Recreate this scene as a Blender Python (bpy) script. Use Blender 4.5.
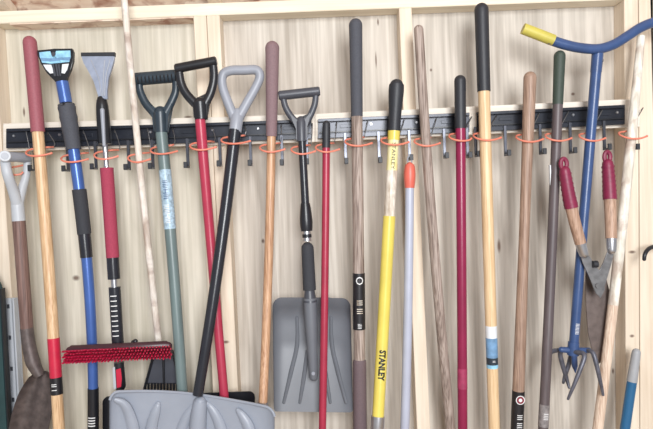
import bpy, bmesh, math, random
import numpy as np
from mathutils import Vector, Matrix

random.seed(7)
for o in list(bpy.data.objects):
    bpy.data.objects.remove(o)
scene = bpy.context.scene
col = scene.collection

# ------------------------------------------------------------------ camera
F, D, ZC = 560.0, 1.635, 1.02          # focal length in pixels, distance to stud faces, eye height
PITCH, ROLL = math.radians(1.5), math.radians(-2.2)
camd = bpy.data.cameras.new('camera')
cam = bpy.data.objects.new('camera', camd)
col.objects.link(cam)
camd.sensor_width = 36.0
camd.lens = F / 653 * 36
RM = Matrix.Rotation(math.radians(90) - PITCH, 3, 'X') @ Matrix.Rotation(ROLL, 3, 'Z')
cam.matrix_world = Matrix.Translation((0, -D, ZC)) @ RM.to_4x4()
scene.camera = cam
CAM = Vector((0, -D, ZC))

# ------------------------------------------------------------------ light
world = bpy.data.worlds.new('world')
scene.world = world
world.use_nodes = True
world.node_tree.nodes['Background'].inputs['Color'].default_value = (0.93, 0.96, 1.0, 1)
world.node_tree.nodes['Background'].inputs['Strength'].default_value = 0.44
ld = bpy.data.lights.new('doorway_daylight', 'AREA')
ld.shape = 'RECTANGLE'
ld.size, ld.size_y = 1.1, 1.5
ld.energy = 130
ld.color = (0.97, 0.985, 1.0)
lo = bpy.data.objects.new('doorway_daylight', ld)
col.objects.link(lo)
lo.location = (0.45, -3.3, 1.6)
lo.rotation_euler = (Vector((-0.1, 0, 1.05)) - lo.location).to_track_quat('-Z', 'Y').to_euler()
scene.view_settings.view_transform = 'Standard'
scene.view_settings.look = 'None'
scene.view_settings.gamma = 1.0
scene.view_settings.use_curve_mapping = False
scene.view_settings.exposure = 0.0

# ------------------------------------------------------------------ helpers
def W(px, py, Y):
    """point of the place seen at pixel (px, py) on the vertical plane at depth Y"""
    d = RM @ Vector(((px - 326.5) / F, -(py - 214.5) / F, -1.0))
    return CAM + d * ((Y + D) / d.y)

def S(Y):                               # metres per pixel at depth Y
    return (D + Y) / F

def lin(c):
    return tuple(((v / 255) / 12.92 if v / 255 <= 0.04045 else ((v / 255 + 0.055) / 1.055) ** 2.4) for v in c)

MATS = {}
def mat(name, rgb, rough=0.5, metal=0.0, var=0.10, scale=40.0, bump=0.0, stretch=(1, 1, 1), coat=0.0):
    if name in MATS:
        return MATS[name]
    m = bpy.data.materials.new(name)
    m.use_nodes = True
    nt = m.node_tree
    b = nt.nodes['Principled BSDF']
    b.inputs['Roughness'].default_value = rough
    b.inputs['Metallic'].default_value = metal
    b.inputs['Coat Weight'].default_value = coat
    c = lin(rgb)
    tc = nt.nodes.new('ShaderNodeTexCoord')
    mp = nt.nodes.new('ShaderNodeMapping')
    mp.inputs['Scale'].default_value = stretch
    nt.links.new(tc.outputs['Object'], mp.inputs['Vector'])
    n = nt.nodes.new('ShaderNodeTexNoise')
    n.inputs['Scale'].default_value = scale
    n.inputs['Detail'].default_value = 4
    nt.links.new(mp.outputs['Vector'], n.inputs['Vector'])
    r = nt.nodes.new('ShaderNodeValToRGB')
    r.color_ramp.elements[0].position = 0.3
    r.color_ramp.elements[1].position = 0.7
    r.color_ramp.elements[0].color = (*[v * (1 - var) for v in c], 1)
    r.color_ramp.elements[1].color = (*[min(1, v * (1 + var)) for v in c], 1)
    nt.links.new(n.outputs['Fac'], r.inputs['Fac'])
    nt.links.new(r.outputs['Color'], b.inputs['Base Color'])
    if bump:
        bp = nt.nodes.new('ShaderNodeBump')
        bp.inputs['Strength'].default_value = bump
        bp.inputs['Distance'].default_value = 0.002
        nt.links.new(n.outputs['Fac'], bp.inputs['Height'])
        nt.links.new(bp.outputs['Normal'], b.inputs['Normal'])
    MATS[name] = m
    return m

def wood(name, c_lo, c_hi, fine=90.0, long=3.0, axis='Z', rough=0.6, knots=0.0, coarse=9.0, amount=0.55, stain=None, stain_amt=0.0, spots=(), lo=0.36, hi=0.62):
    """wood with grain running along one axis, a broad figure, and optional knots and stains"""
    if name in MATS:
        return MATS[name]
    m = bpy.data.materials.new(name)
    m.use_nodes = True
    nt = m.node_tree
    L = nt.links.new
    b = nt.nodes['Principled BSDF']
    b.inputs['Roughness'].default_value = rough
    tc = nt.nodes.new('ShaderNodeTexCoord')
    def noise(sc_across, sc_along, detail, dist=0.0):
        mp = nt.nodes.new('ShaderNodeMapping')
        v = [sc_across] * 3
        v['XYZ'.index(axis)] = sc_along
        mp.inputs['Scale'].default_value = v
        L(tc.outputs['Object'], mp.inputs['Vector'])
        n = nt.nodes.new('ShaderNodeTexNoise')
        n.inputs['Scale'].default_value = 1.0
        n.inputs['Detail'].default_value = detail
        n.inputs['Distortion'].default_value = dist
        L(mp.outputs['Vector'], n.inputs['Vector'])
        return n
    n1 = noise(fine, long, 5, 0.3)
    n2 = noise(coarse, coarse * 0.16, 3, 1.2)
    mx = nt.nodes.new('ShaderNodeMix')
    mx.data_type = 'FLOAT'
    mx.inputs[0].default_value = amount
    L(n1.outputs['Fac'], mx.inputs[2]); L(n2.outputs['Fac'], mx.inputs[3])
    r = nt.nodes.new('ShaderNodeValToRGB')
    r.color_ramp.elements[0].position = lo
    r.color_ramp.elements[1].position = hi
    r.color_ramp.elements[0].color = (*lin(c_lo), 1)
    r.color_ramp.elements[1].color = (*lin(c_hi), 1)
    L(mx.outputs[0], r.inputs['Fac'])
    out = r.outputs['Color']
    def mixin(fac_socket, rgb):
        nonlocal out
        k = nt.nodes.new('ShaderNodeMix')
        k.data_type = 'RGBA'
        L(fac_socket, k.inputs[0]); L(out, k.inputs[6])
        k.inputs[7].default_value = (*lin(rgb), 1)
        out = k.outputs[2]
    if knots:
        mp = nt.nodes.new('ShaderNodeMapping')
        v = [1.0] * 3
        v['XYZ'.index(axis)] = 0.42
        mp.inputs['Scale'].default_value = v
        L(tc.outputs['Object'], mp.inputs['Vector'])
        vo = nt.nodes.new('ShaderNodeTexVoronoi')
        vo.inputs['Scale'].default_value = knots
        L(mp.outputs['Vector'], vo.inputs['Vector'])
        kr = nt.nodes.new('ShaderNodeValToRGB')
        kr.color_ramp.elements[0].position = 0.02
        kr.color_ramp.elements[0].color = (0.75, 0.75, 0.75, 1)
        kr.color_ramp.elements[1].position = 0.055
        kr.color_ramp.elements[1].color = (0, 0, 0, 1)
        L(vo.outputs['Distance'], kr.inputs['Fac'])
        mixin(kr.outputs['Color'], (78, 58, 46))
    for (sx, sz, rx, rz) in spots:               # single knots at their places on the board
        mp = nt.nodes.new('ShaderNodeMapping')
        mp.inputs['Location'].default_value = (-sx / rx, 0, -sz / rz)
        mp.inputs['Scale'].default_value = (1 / rx, 0, 1 / rz)
        L(tc.outputs['Object'], mp.inputs['Vector'])
        ad = nt.nodes.new('ShaderNodeVectorMath'); ad.operation = 'LENGTH'
        L(mp.outputs['Vector'], ad.inputs[0])
        kr = nt.nodes.new('ShaderNodeValToRGB')
        kr.color_ramp.elements[0].position = 0.35
        kr.color_ramp.elements[0].color = (0.85, 0.85, 0.85, 1)
        kr.color_ramp.elements[1].position = 1.0
        kr.color_ramp.elements[1].color = (0, 0, 0, 1)
        L(ad.outputs['Value'], kr.inputs['Fac'])
        mixin(kr.outputs['Color'], (92, 66, 52))
    if stain:
        n3 = noise(16, 16, 6, 0.6)
        sr = nt.nodes.new('ShaderNodeValToRGB')
        sr.color_ramp.elements[0].position = 0.48
        sr.color_ramp.elements[0].color = (0, 0, 0, 1)
        sr.color_ramp.elements[1].position = 0.66
        sr.color_ramp.elements[1].color = (stain_amt,) * 3 + (1,)
        L(n3.outputs['Fac'], sr.inputs['Fac'])
        mixin(sr.outputs['Color'], stain)
    L(out, b.inputs['Base Color'])
    bp = nt.nodes.new('ShaderNodeBump')
    bp.inputs['Strength'].default_value = 0.25
    bp.inputs['Distance'].default_value = 0.0015
    L(n1.outputs['Fac'], bp.inputs['Height'])
    L(bp.outputs['Normal'], b.inputs['Normal'])
    MATS[name] = m
    return m

def thing(name, label, cat, loc=(0, 0, 0), group=None):
    o = bpy.data.objects.new(name, None)
    o.empty_display_size = 0.03
    col.objects.link(o)
    o.location = loc
    o['label'] = label
    o['category'] = cat
    if group:
        o['group'] = group
    return o

def origin(o):
    v = Vector((0, 0, 0))
    while o is not None:
        v += o.location
        o = o.parent
    return v

def link(name, bm, m, parent=None, smooth=True, label=None):
    bmesh.ops.recalc_face_normals(bm, faces=bm.faces)
    if parent is not None:
        bmesh.ops.translate(bm, verts=bm.verts, vec=-origin(parent))
    me = bpy.data.meshes.new(name)
    bm.to_mesh(me)
    bm.free()
    if smooth:
        me.polygons.foreach_set('use_smooth', [True] * len(me.polygons))
        me.set_sharp_from_angle(angle=math.radians(38))
    me.materials.append(m)
    o = bpy.data.objects.new(name, me)
    col.objects.link(o)
    if parent is not None:
        o.parent = parent
    if label:
        o['label'] = label
    return o

def smooth_path(pts, n=6):
    pts = [Vector(p) for p in pts]
    if len(pts) < 3:
        return pts
    out = []
    P = [pts[0] * 2 - pts[1]] + pts + [pts[-1] * 2 - pts[-2]]
    for i in range(1, len(P) - 2):
        a, b, c, d = P[i - 1], P[i], P[i + 1], P[i + 2]
        for k in range(n):
            t = k / n
            out.append(0.5 * ((2 * b) + (c - a) * t + (2 * a - 5 * b + 4 * c - d) * t * t + (3 * b - a - 3 * c + d) * t ** 3))
    out.append(pts[-1])
    return out

def lerp_list(vals, n_out):
    return list(np.interp(np.linspace(0, 1, n_out), np.linspace(0, 1, len(vals)), vals))

def add_tube(bm, pts, rads, seg=14, cap0='flat', cap1='flat', squash=None):
    """tube along pts; squash=(normal, factor) flattens the section along normal"""
    pts = [Vector(p) for p in pts]
    if not isinstance(rads, (list, tuple)):
        rads = [rads] * len(pts)
    rads = list(rads) if len(rads) == len(pts) else lerp_list(rads, len(pts))
    if cap0 == 'round':
        t = (pts[0] - pts[1]).normalized(); r = rads[0]; p0 = pts[0]
        ex = [(p0 + t * r * (math.sin(a) - 1), r * max(math.cos(a), 0.03)) for a in (1.5, 1.2, 0.9, 0.6, 0.3)]
        pts = [e[0] for e in ex] + [p0 - t * r] + pts[1:]; rads = [e[1] for e in ex] + rads
    if cap1 == 'round':
        t = (pts[-1] - pts[-2]).normalized(); r = rads[-1]; p0 = pts[-1]
        ex = [(p0 + t * r * (math.sin(a) - 1), r * max(math.cos(a), 0.03)) for a in (0.3, 0.6, 0.9, 1.2, 1.5)]
        pts = pts[:-1] + [p0 - t * r] + [e[0] for e in ex]; rads = rads + [e[1] for e in ex]
    n = len(pts)
    T = [(pts[min(i + 1, n - 1)] - pts[max(i - 1, 0)]).normalized() for i in range(n)]
    up = Vector((0, -1, 0))
    if abs(T[0].dot(up)) > 0.9:
        up = Vector((1, 0, 0))
    u = (up - T[0] * up.dot(T[0])).normalized()
    rings = []
    for i in range(n):
        u = (u - T[i] * u.dot(T[i])).normalized()
        v = T[i].cross(u)
        ring = []
        for k in range(seg):
            a = 2 * math.pi * k / seg
            off = (u * math.cos(a) + v * math.sin(a)) * rads[i]
            if squash:
                nn, f = squash
                off = off - nn * off.dot(nn) * (1 - f)
            ring.append(bm.verts.new(pts[i] + off))
        rings.append(ring)
    for i in range(n - 1):
        for k in range(seg):
            bm.faces.new((rings[i][k], rings[i][(k + 1) % seg], rings[i + 1][(k + 1) % seg], rings[i + 1][k]))
    bm.faces.new(list(reversed(rings[0])))
    bm.faces.new(rings[-1])

def tube(name, pts, rads, m, parent, **kw):
    bm = bmesh.new()
    add_tube(bm, pts, rads, **kw)
    return link(name, bm, m, parent)

def add_hex(bm, P):
    """box from 8 corners: 0-3 one face loop, 4-7 the opposite loop"""
    v = [bm.verts.new(p) for p in P]
    for f in ((0, 1, 2, 3), (7, 6, 5, 4), (0, 4, 5, 1), (1, 5, 6, 2), (2, 6, 7, 3), (3, 7, 4, 0)):
        bm.faces.new([v[i] for i in f])
    return v

def box_pts(x0, x1, y0, y1, z0, z1):
    return [(x0, y0, z0), (x1, y0, z0), (x1, y0, z1), (x0, y0, z1), (x0, y1, z0), (x1, y1, z0), (x1, y1, z1), (x0, y1, z1)]

def box(name, x0, x1, y0, y1, z0, z1, m, parent=None, bevel=0.0):
    bm = bmesh.new()
    add_hex(bm, box_pts(x0, x1, y0, y1, z0, z1))
    if bevel:
        bmesh.ops.bevel(bm, geom=bm.edges[:], offset=bevel, segments=2, affect='EDGES')
    return link(name, bm, m, parent)

def prism(name, pts, thick, m, parent, bevel=0.0, axis=Vector((0, 1, 0)), label=None):
    """a plate whose front outline is pts (world), thick metres deep along axis"""
    bm = bmesh.new()
    f = [bm.verts.new(p) for p in pts]
    g = [bm.verts.new(Vector(p) + axis * thick) for p in pts]
    n = len(f)
    ff = bm.faces.new(f)
    bm.faces.new(list(reversed(g)))
    for i in range(n):
        bm.faces.new((f[i], f[(i + 1) % n], g[(i + 1) % n], g[i]))
    if bevel:
        bmesh.ops.bevel(bm, geom=list(ff.edges), offset=bevel, segments=2, affect='EDGES')
    bmesh.ops.triangulate(bm, faces=[q for q in bm.faces if len(q.verts) > 4])
    return link(name, bm, m, parent, label=label)

def ppts(pix, Y):
    return [W(x, y, Y) for x, y in pix]

class Shaft:
    """a handle whose axis runs through the photographed line, at its own depth from the wall"""
    def __init__(self, pts, deg=2):
        ys = [p[1] for p in pts]
        self.cx = np.polyfit(ys, [p[0] for p in pts], min(deg, len(pts) - 1))
        self.ys = ys
        self.Y = [p[2] for p in pts]
        self.last = ys[-1]
        q0 = np.polyval(self.cx, self.last); q1 = np.polyval(self.cx, self.last - 10)
        self.slope = (q0 - q1) / 10
    def depth(self, py):
        return float(np.interp(py, self.ys, self.Y))
    def at(self, py):
        x = np.polyval(self.cx, py) if py <= self.last else np.polyval(self.cx, self.last) + self.slope * (py - self.last)
        return W(float(x), py, self.depth(py))
    def rad(self, w, py):
        return w / 2 * S(self.depth(py))
    def floor_py(self, z=0.004):
        lo, hi = 300.0, 700.0
        for _ in range(40):
            mid = (lo + hi) / 2
            if self.at(mid).z > z: lo = mid
            else: hi = mid
        return lo
    def seg(self, parent, name, y0, y1, w0, w1, m, cap0='flat', cap1='flat', n=None, extra=0.0, seg=16, label=None, ws=None):
        n = n or max(2, int(abs(y1 - y0) / 14) + 2)
        ys = np.linspace(y0, y1, n)
        ww = ws if ws else [w0, w1]
        ww = lerp_list(ww, n)
        bm = bmesh.new()
        add_tube(bm, [self.at(y) for y in ys], [self.rad(w, y) + extra for w, y in zip(ww, ys)], seg=seg, cap0=cap0, cap1=cap1)
        return link(name, bm, m, parent, label=label)
    def text(self, parent, name, s, y_mid, size, w, m, bold=0.0, tall=1.0):
        """flat print wrapped round the front of the handle, reading downwards"""
        cu = bpy.data.curves.new('t', 'FONT')
        cu.body = s
        cu.size = size
        cu.align_x = 'CENTER'; cu.align_y = 'CENTER'
        cu.offset = bold
        cu.resolution_u = 2
        ob = bpy.data.objects.new('t', cu)
        col.objects.link(ob)
        me = bpy.data.meshes.new_from_object(ob.evaluated_get(bpy.context.evaluated_depsgraph_get()))
        bpy.data.objects.remove(ob); bpy.data.curves.remove(cu)
        bm = bmesh.new(); bm.from_mesh(me); bpy.data.meshes.remove(me)
        bmesh.ops.triangulate(bm, faces=bm.faces[:])
        for _ in range(2):
            bmesh.ops.subdivide_edges(bm, edges=[e for e in bm.edges if e.calc_length() > 0.004], cuts=1)
            bmesh.ops.triangulate(bm, faces=bm.faces[:])
        r = self.rad(w, y_mid) + 0.0012
        c = self.at(y_mid)
        ax = (self.at(y_mid + 10) - self.at(y_mid - 10)).normalized()
        front = Vector((0, -1, 0)); front = (front - ax * front.dot(ax)).normalized()
        side = ax.cross(front); side = side if side.x > 0 else -side
        for v in bm.verts:
            tx, ty = v.co.x, v.co.y * tall
            a = ty / r
            v.co = c + ax * tx + front * (r * math.cos(a)) + side * (r * math.sin(a))
        return link(name, bm, m, parent, smooth=False)
    def tool(self, name, label, cat, bottom, group=None):
        return thing(name, label, cat, self.at(bottom), group)

# ------------------------------------------------------------------ materials
YP = 0.060                                        # face of the plywood, behind the studs
def knot(px, py, w, h, Y=YP):
    p = W(px, py, Y)
    return (p.x, p.z, w * S(Y) / 2, h * S(Y) / 2)
ply_l = wood('cream_plywood', (184, 177, 159), (222, 215, 200), fine=80, long=2.2, coarse=11, amount=0.5, rough=0.75,
             spots=[knot(24, 112, 3, 12), knot(188, 117, 10, 3), knot(76, 278, 9, 7)])
ply_m = wood('gray_plywood', (172, 162, 150), (216, 208, 197), fine=80, long=2.2, coarse=12, amount=0.5, rough=0.75,
             spots=[knot(378, 22, 2.5, 9), knot(376, 60, 2, 20), knot(263, 241, 4, 6)])
ply_r = wood('pinkish_gray_plywood', (168, 159, 148), (212, 204, 193), fine=80, long=2.2, coarse=12, amount=0.5, rough=0.75,
             spots=[knot(499, 246, 4.5, 17), knot(613, 371, 3, 8), knot(431, 70, 3, 4), knot(573, 94, 5, 4)])
stud_m = wood('framing_lumber', (214, 196, 174), (236, 222, 203), fine=90, long=2.4, coarse=14, rough=0.7,
              spots=[knot(632, 252, 9, 4, 0), knot(632, 336, 6, 4, 0), knot(221, 250, 4, 5, 0), knot(226, 342, 8, 4, 0)])
plate_m = wood('plate_lumber', (224, 210, 186), (242, 232, 212), fine=110, long=3, axis='X', coarse=14, rough=0.7)
furring_m = wood('furring_lumber', (214, 202, 188), (236, 228, 216), fine=110, long=3, axis='X', coarse=14, rough=0.7)
osb = wood('strand_board', (226, 198, 176), (250, 234, 216), fine=40, long=24, axis='X', coarse=20, rough=0.8, stain=(168, 120, 100), stain_amt=0.95)
floor_m = wood('floor_boards', (150, 128, 104), (188, 166, 140), fine=60, long=3, axis='X', rough=0.8)
pine = wood('varnished_pine', (190, 150, 110), (228, 194, 154), fine=330, long=9, rough=0.4, coarse=60, amount=0.32, lo=0.38, hi=0.6)
pine2 = wood('pale_ash', (206, 172, 130), (230, 202, 162), fine=330, long=9, rough=0.4, coarse=60, amount=0.32, lo=0.38, hi=0.6)
orange_wood = wood('orange_ash', (166, 122, 92), (206, 166, 132), fine=330, long=9, rough=0.4, coarse=60, amount=0.32, lo=0.38, hi=0.6)
grey_wood = wood('weathered_grey_wood', (112, 95, 86), (178, 162, 152), fine=330, long=9, rough=0.65, coarse=60, amount=0.32, lo=0.38, hi=0.6)
brown_wood = wood('aged_brown_wood', (112, 90, 78), (150, 128, 114), fine=330, long=9, rough=0.6, coarse=60, amount=0.32, lo=0.38, hi=0.6)
tan_wood = wood('worn_tan_wood', (132, 106, 90), (172, 144, 126), fine=330, long=9, rough=0.5, coarse=60, amount=0.32, lo=0.38, hi=0.6)
red_wood = wood('reddish_brown_wood', (92, 68, 62), (132, 104, 96), fine=330, long=9, rough=0.55, coarse=60, amount=0.32, lo=0.38, hi=0.6)
dark_wood = mat('painted_dark_wood', (92, 82, 84), 0.45, var=0.2, scale=1, stretch=(150, 150, 5))
white_wood = wood('flaking_white_paint', (196, 188, 172), (244, 240, 230), fine=60, long=20, rough=0.7, coarse=60, stain=(150, 112, 88), stain_amt=0.6)
stick_wood = wood('weathered_white_stick', (200, 186, 170), (236, 230, 222), fine=90, long=18, rough=0.75, coarse=60, stain=(140, 112, 98), stain_amt=0.6)
bare_stick = wood('bare_pinkish_wood', (190, 160, 138), (230, 210, 190), fine=330, long=9, rough=0.7, coarse=60, amount=0.32, lo=0.38, hi=0.6)
maroon_rub = mat('maroon_rubber', (152, 84, 94), 0.6, bump=0.2, scale=200)
mauve_rub = mat('mauve_foam', (128, 104, 108), 0.75, bump=0.3, scale=260)
black_rub = mat('black_rubber', (40, 42, 48), 0.5, bump=0.2, scale=240)
grip_gray = mat('charcoal_foam', (72, 74, 82), 0.75, bump=0.3, scale=260)
foam_black = mat('dark_foam', (52, 54, 60), 0.8, bump=0.3, scale=260)
green_rub = mat('dark_green_rubber', (58, 70, 62), 0.6, bump=0.2, scale=200)
black_pl = mat('black_plastic', (30, 31, 36), 0.32, var=0.15, scale=30)
black_tube = mat('gloss_black_tube', (38, 39, 46), 0.25, var=0.1, scale=20)
charcoal_pl = mat('charcoal_plastic', (70, 72, 80), 0.38, var=0.08, scale=20)
teal_pl = mat('dark_slate_plastic', (44, 56, 66), 0.35, var=0.12, scale=30)
teal_shaft = mat('slate_green_tube', (106, 122, 122), 0.35, var=0.15, scale=1, stretch=(60, 60, 6))
gray_pl = mat('light_gray_plastic', (150, 154, 164), 0.4, var=0.06, scale=20)
shovel_gray = mat('gray_shovel_plastic', (150, 156, 168), 0.38, var=0.06, scale=14)
scoop_gray = mat('dark_gray_scoop_plastic', (106, 109, 116), 0.4, var=0.07, scale=14)
pale_pl = mat('pale_gray_plastic', (186, 190, 196), 0.45, var=0.06, scale=14)
red_paint = mat('red_painted_tube', (174, 54, 78), 0.32, var=0.1, scale=20)
red_thin = mat('crimson_painted_tube', (160, 44, 68), 0.35, var=0.08, scale=20)
maroon_paint = mat('maroon_painted_tube', (136, 32, 70), 0.3, var=0.1, scale=20)
red_foam = mat('rose_red_foam', (160, 58, 82), 0.8, bump=0.3, scale=260)
bristle_m = mat('crimson_bristles', (204, 34, 80), 0.5, var=0.25, scale=120)
brush_m = mat('dark_maroon_plastic', (64, 36, 44), 0.35, var=0.15, scale=30)
blue_tube = mat('blue_anodised_tube', (72, 104, 172), 0.28, metal=0.25, var=0.08, scale=20)
navy = mat('blue_enamel', (57, 80, 124), 0.3, var=0.12, scale=30)
yellow_rub = mat('yellow_vinyl', (196, 184, 86), 0.45, var=0.08, scale=30)
yellow_paint = mat('yellow_fibreglass', (222, 203, 96), 0.3, var=0.06, scale=20)
yellow_worn = wood('worn_yellow_label', (224, 208, 120), (236, 230, 190), fine=70, long=14, rough=0.4, coarse=50)
clear_worn = wood('worn_film_label', (168, 150, 128), (232, 224, 212), fine=90, long=40, rough=0.4, coarse=60)
lav = mat('pale_lavender_tube', (176, 180, 196), 0.35, var=0.05, scale=20)
coral = mat('coral_plastic', (214, 104, 88), 0.4, var=0.06, scale=30)
orange_wire = mat('orange_rubber_coating', (222, 130, 108), 0.45, var=0.08, scale=60)
steel = mat('bright_steel', (196, 196, 200), 0.28, metal=0.9, var=0.08, scale=40)
dull_steel = mat('dull_steel', (126, 125, 126), 0.45, metal=0.8, var=0.25, scale=60)
hook_m = mat('dark_steel_bar', (84, 86, 94), 0.3, metal=0.7, var=0.15, scale=40)
rail_m = mat('black_powder_coated_steel', (44, 47, 56), 0.28, metal=0.3, var=0.2, scale=30)
iron = mat('tarnished_iron', (96, 86, 84), 0.5, metal=0.35, var=0.3, scale=50, bump=0.2)
blade_m = mat('oxidised_blade_steel', (112, 100, 96), 0.5, metal=0.4, var=0.25, scale=40)
tine_m = mat('worn_blue_gray_steel', (98, 99, 110), 0.4, metal=0.3, var=0.3, scale=60)
white_lab = mat('white_label', (222, 226, 230), 0.5, var=0.05, scale=60)
red_lab = mat('red_label', (196, 36, 66), 0.4, var=0.06, scale=60)
black_lab = mat('black_label', (30, 28, 32), 0.4, var=0.2, scale=60)
blue_lab = mat('blue_label', (112, 150, 186), 0.4, var=0.25, scale=60)
sky_lab = mat('pale_blue_label', (150, 204, 234), 0.35, var=0.25, scale=60)
frost = mat('frosted_gray_plastic', (146, 154, 172), 0.3, var=0.12, scale=50)
blotch_lab = mat('mottled_blue_white_label', (164, 188, 204), 0.4, var=0.35, scale=120)
print_white = mat('white_print', (226, 226, 226), 0.5, var=0.03)
print_black = mat('black_print', (26, 24, 22), 0.5, var=0.03)
ocean = mat('ocean_blue_tube', (44, 100, 142), 0.3, var=0.08, scale=20)
deep_green = mat('dark_green_paint', (38, 66, 68), 0.5, var=0.12, scale=30)
logo_red = mat('dark_red_print', (120, 36, 50), 0.5, var=0.1)

# ------------------------------------------------------------------ the shed: floor, wall, roof
z_pb = W(280, 12.7, 0).z                          # underside of the top plate
z_pt = z_pb + 0.035
XL, XR = -2.2, 2.2

def struct(o, label=None):
    o['kind'] = 'structure'
    if label:
        o['label'] = label
    return o

fl = struct(box('floor', XL, XR, -1.5, YP + 0.1, -0.05, 0.0, floor_m), 'brown plank floor of the shed')
wall = bpy.data.objects.new('wall_back', None); col.objects.link(wall)
struct(wall, 'stud framed plywood wall of the shed')

def xat(a, b, z):
    t = (z - a.z) / (b.z - a.z)
    return a.x + (b.x - a.x) * t

STUDS = []
def stud(xt0, xt1, yt, xb0, xb1, yb, zt=None, zb=0.0385):
    zt = z_pb if zt is None else zt
    a0, b0, a1, b1 = W(xt0, yt, 0), W(xb0, yb, 0), W(xt1, yt, 0), W(xb1, yb, 0)
    P = [(xat(a0, b0, zb), 0, zb), (xat(a1, b1, zb), 0, zb), (xat(a1, b1, zt), 0, zt), (xat(a0, b0, zt), 0, zt)]
    bm = bmesh.new()
    add_hex(bm, P + [(p[0], YP, p[2]) for p in P])
    bmesh.ops.bevel(bm, geom=bm.edges[:], offset=0.0015, segments=1, affect='EDGES')
    link('stud', bm, stud_m, wall, smooth=False)

stud(-17, -4, 60, -2, 11, 290)
stud(194.5, 207.3, 40, 208, 220.5, 300)
stud(207.8, 220.7, 40, 221, 233.5, 300)
stud(400.3, 413, 40, 411.5, 424.5, 300)
stud(624.3, 638.3, 20, 625.5, 639.3, 300)
stud(639, 653.5, 20, 640, 654.5, 300)
for x in (-1.66, 1.56):
    bm = bmesh.new(); add_hex(bm, box_pts(x, x + 0.038, 0, YP, 0.0385, z_pb)); link('stud', bm, stud_m, wall, smooth=False)
# plywood sheets, meeting behind studs
edges = [XL, W(0, 214, YP).x, W(214, 214, YP).x, W(410, 214, YP).x, W(640, 214, YP).x, XR]
for a, b, pm in zip(edges[:-1], edges[1:], (ply_l, ply_l, ply_m, ply_r, ply_r)):
    box('plywood_sheet', a + 0.0006, b - 0.0006, YP + 0.0002, YP + 0.012, 0.0, z_pt, pm, wall)
box('top_plate', XL, XR, 0, YP, z_pb + 0.0003, z_pt, plate_m, wall, bevel=0.0015)
box('bottom_plate', XL, XR, 0, YP, 0.0, 0.038, plate_m, wall, bevel=0.0015)
# rough strand board strip nailed under the plate of the first bay
box('strand_board_strip', W(9, 25, 0).x, W(193, 18, 0).x, 0.004, YP, z_pb - 0.003, z_pb, osb, wall)

# roof deck rising towards the door, on rafters
roof = bpy.data.objects.new('ceiling', None); col.objects.link(roof)
struct(roof, 'strand board roof deck on rafters above the wall')
sl = math.tan(math.radians(20))
bm = bmesh.new()
yf = -1.3
zz = lambda y: z_pt + 0.030 + (YP - y) * sl
add_hex(bm, [(XL, YP + .1, zz(YP + .1)), (XR, YP + .1, zz(YP + .1)), (XR, yf, zz(yf)), (XL, yf, zz(yf)),
             (XL, YP + .1, zz(YP + .1) + .012), (XR, YP + .1, zz(YP + .1) + .012), (XR, yf, zz(yf) + .012), (XL, yf, zz(yf) + .012)])
link('roof_deck', bm, osb, roof, smooth=False)
for px_ in (-1, 213):
    x = W(px_, 8, 0).x
    bm = bmesh.new()
    ya, yb = YP, -1.28
    add_hex(bm, [(x - .019, ya, zz(ya) - .0295), (x + .019, ya, zz(ya) - .0295), (x + .019, yb, zz(yb) - .0295), (x - .019, yb, zz(yb) - .0295),
                 (x - .019, ya, zz(ya) - .0003), (x + .019, ya, zz(ya) - .0003), (x + .019, yb, zz(yb) - .0003), (x - .019, yb, zz(yb) - .0003)])
    link('rafter', bm, stud_m, roof, smooth=False)

# furring board carrying the rails, one board to each pair of rails
pegline = [(50, 125.2), (180, 121.8), (270, 118.6), (365, 115), (460, 110.5), (545, 106.2), (625, 102.8)]
cf = np.polyfit([p[0] for p in pegline], [p[1] for p in pegline], 2)
def ytop(x):                                      # top edge of the furring board in the picture
    return float(np.polyval(cf, x))
def slab(name, xa, xb, da, db, y0, y1, m, parent, bevel=0.001, yaw=0):
    """board between picture columns xa..xb lying da..db pixels below the furring's top edge"""
    P = [W(xa, ytop(xa) + db, y0), W(xb, ytop(xb) + db, y0), W(xb, ytop(xb) + da, y0), W(xa, ytop(xa) + da, y0)]
    Q = [Vector((p.x, y1, p.z)) for p in P]
    bm = bmesh.new()
    add_hex(bm, P + Q)
    if bevel:
        bmesh.ops.bevel(bm, geom=bm.edges[:], offset=bevel, segments=1, affect='EDGES')
    return link(name, bm, m, parent, smooth=False)
for i, (xa, xb) in enumerate(((3, 314.8), (315.2, 640))):
    b = slab('trim_%d' % (i + 1), xa, xb, -3, 25, -0.019, -0.0002, furring_m, None)
    struct(b, ['pale furring board behind the rails, left half', 'pale furring board behind the rails, right half'][i])

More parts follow.
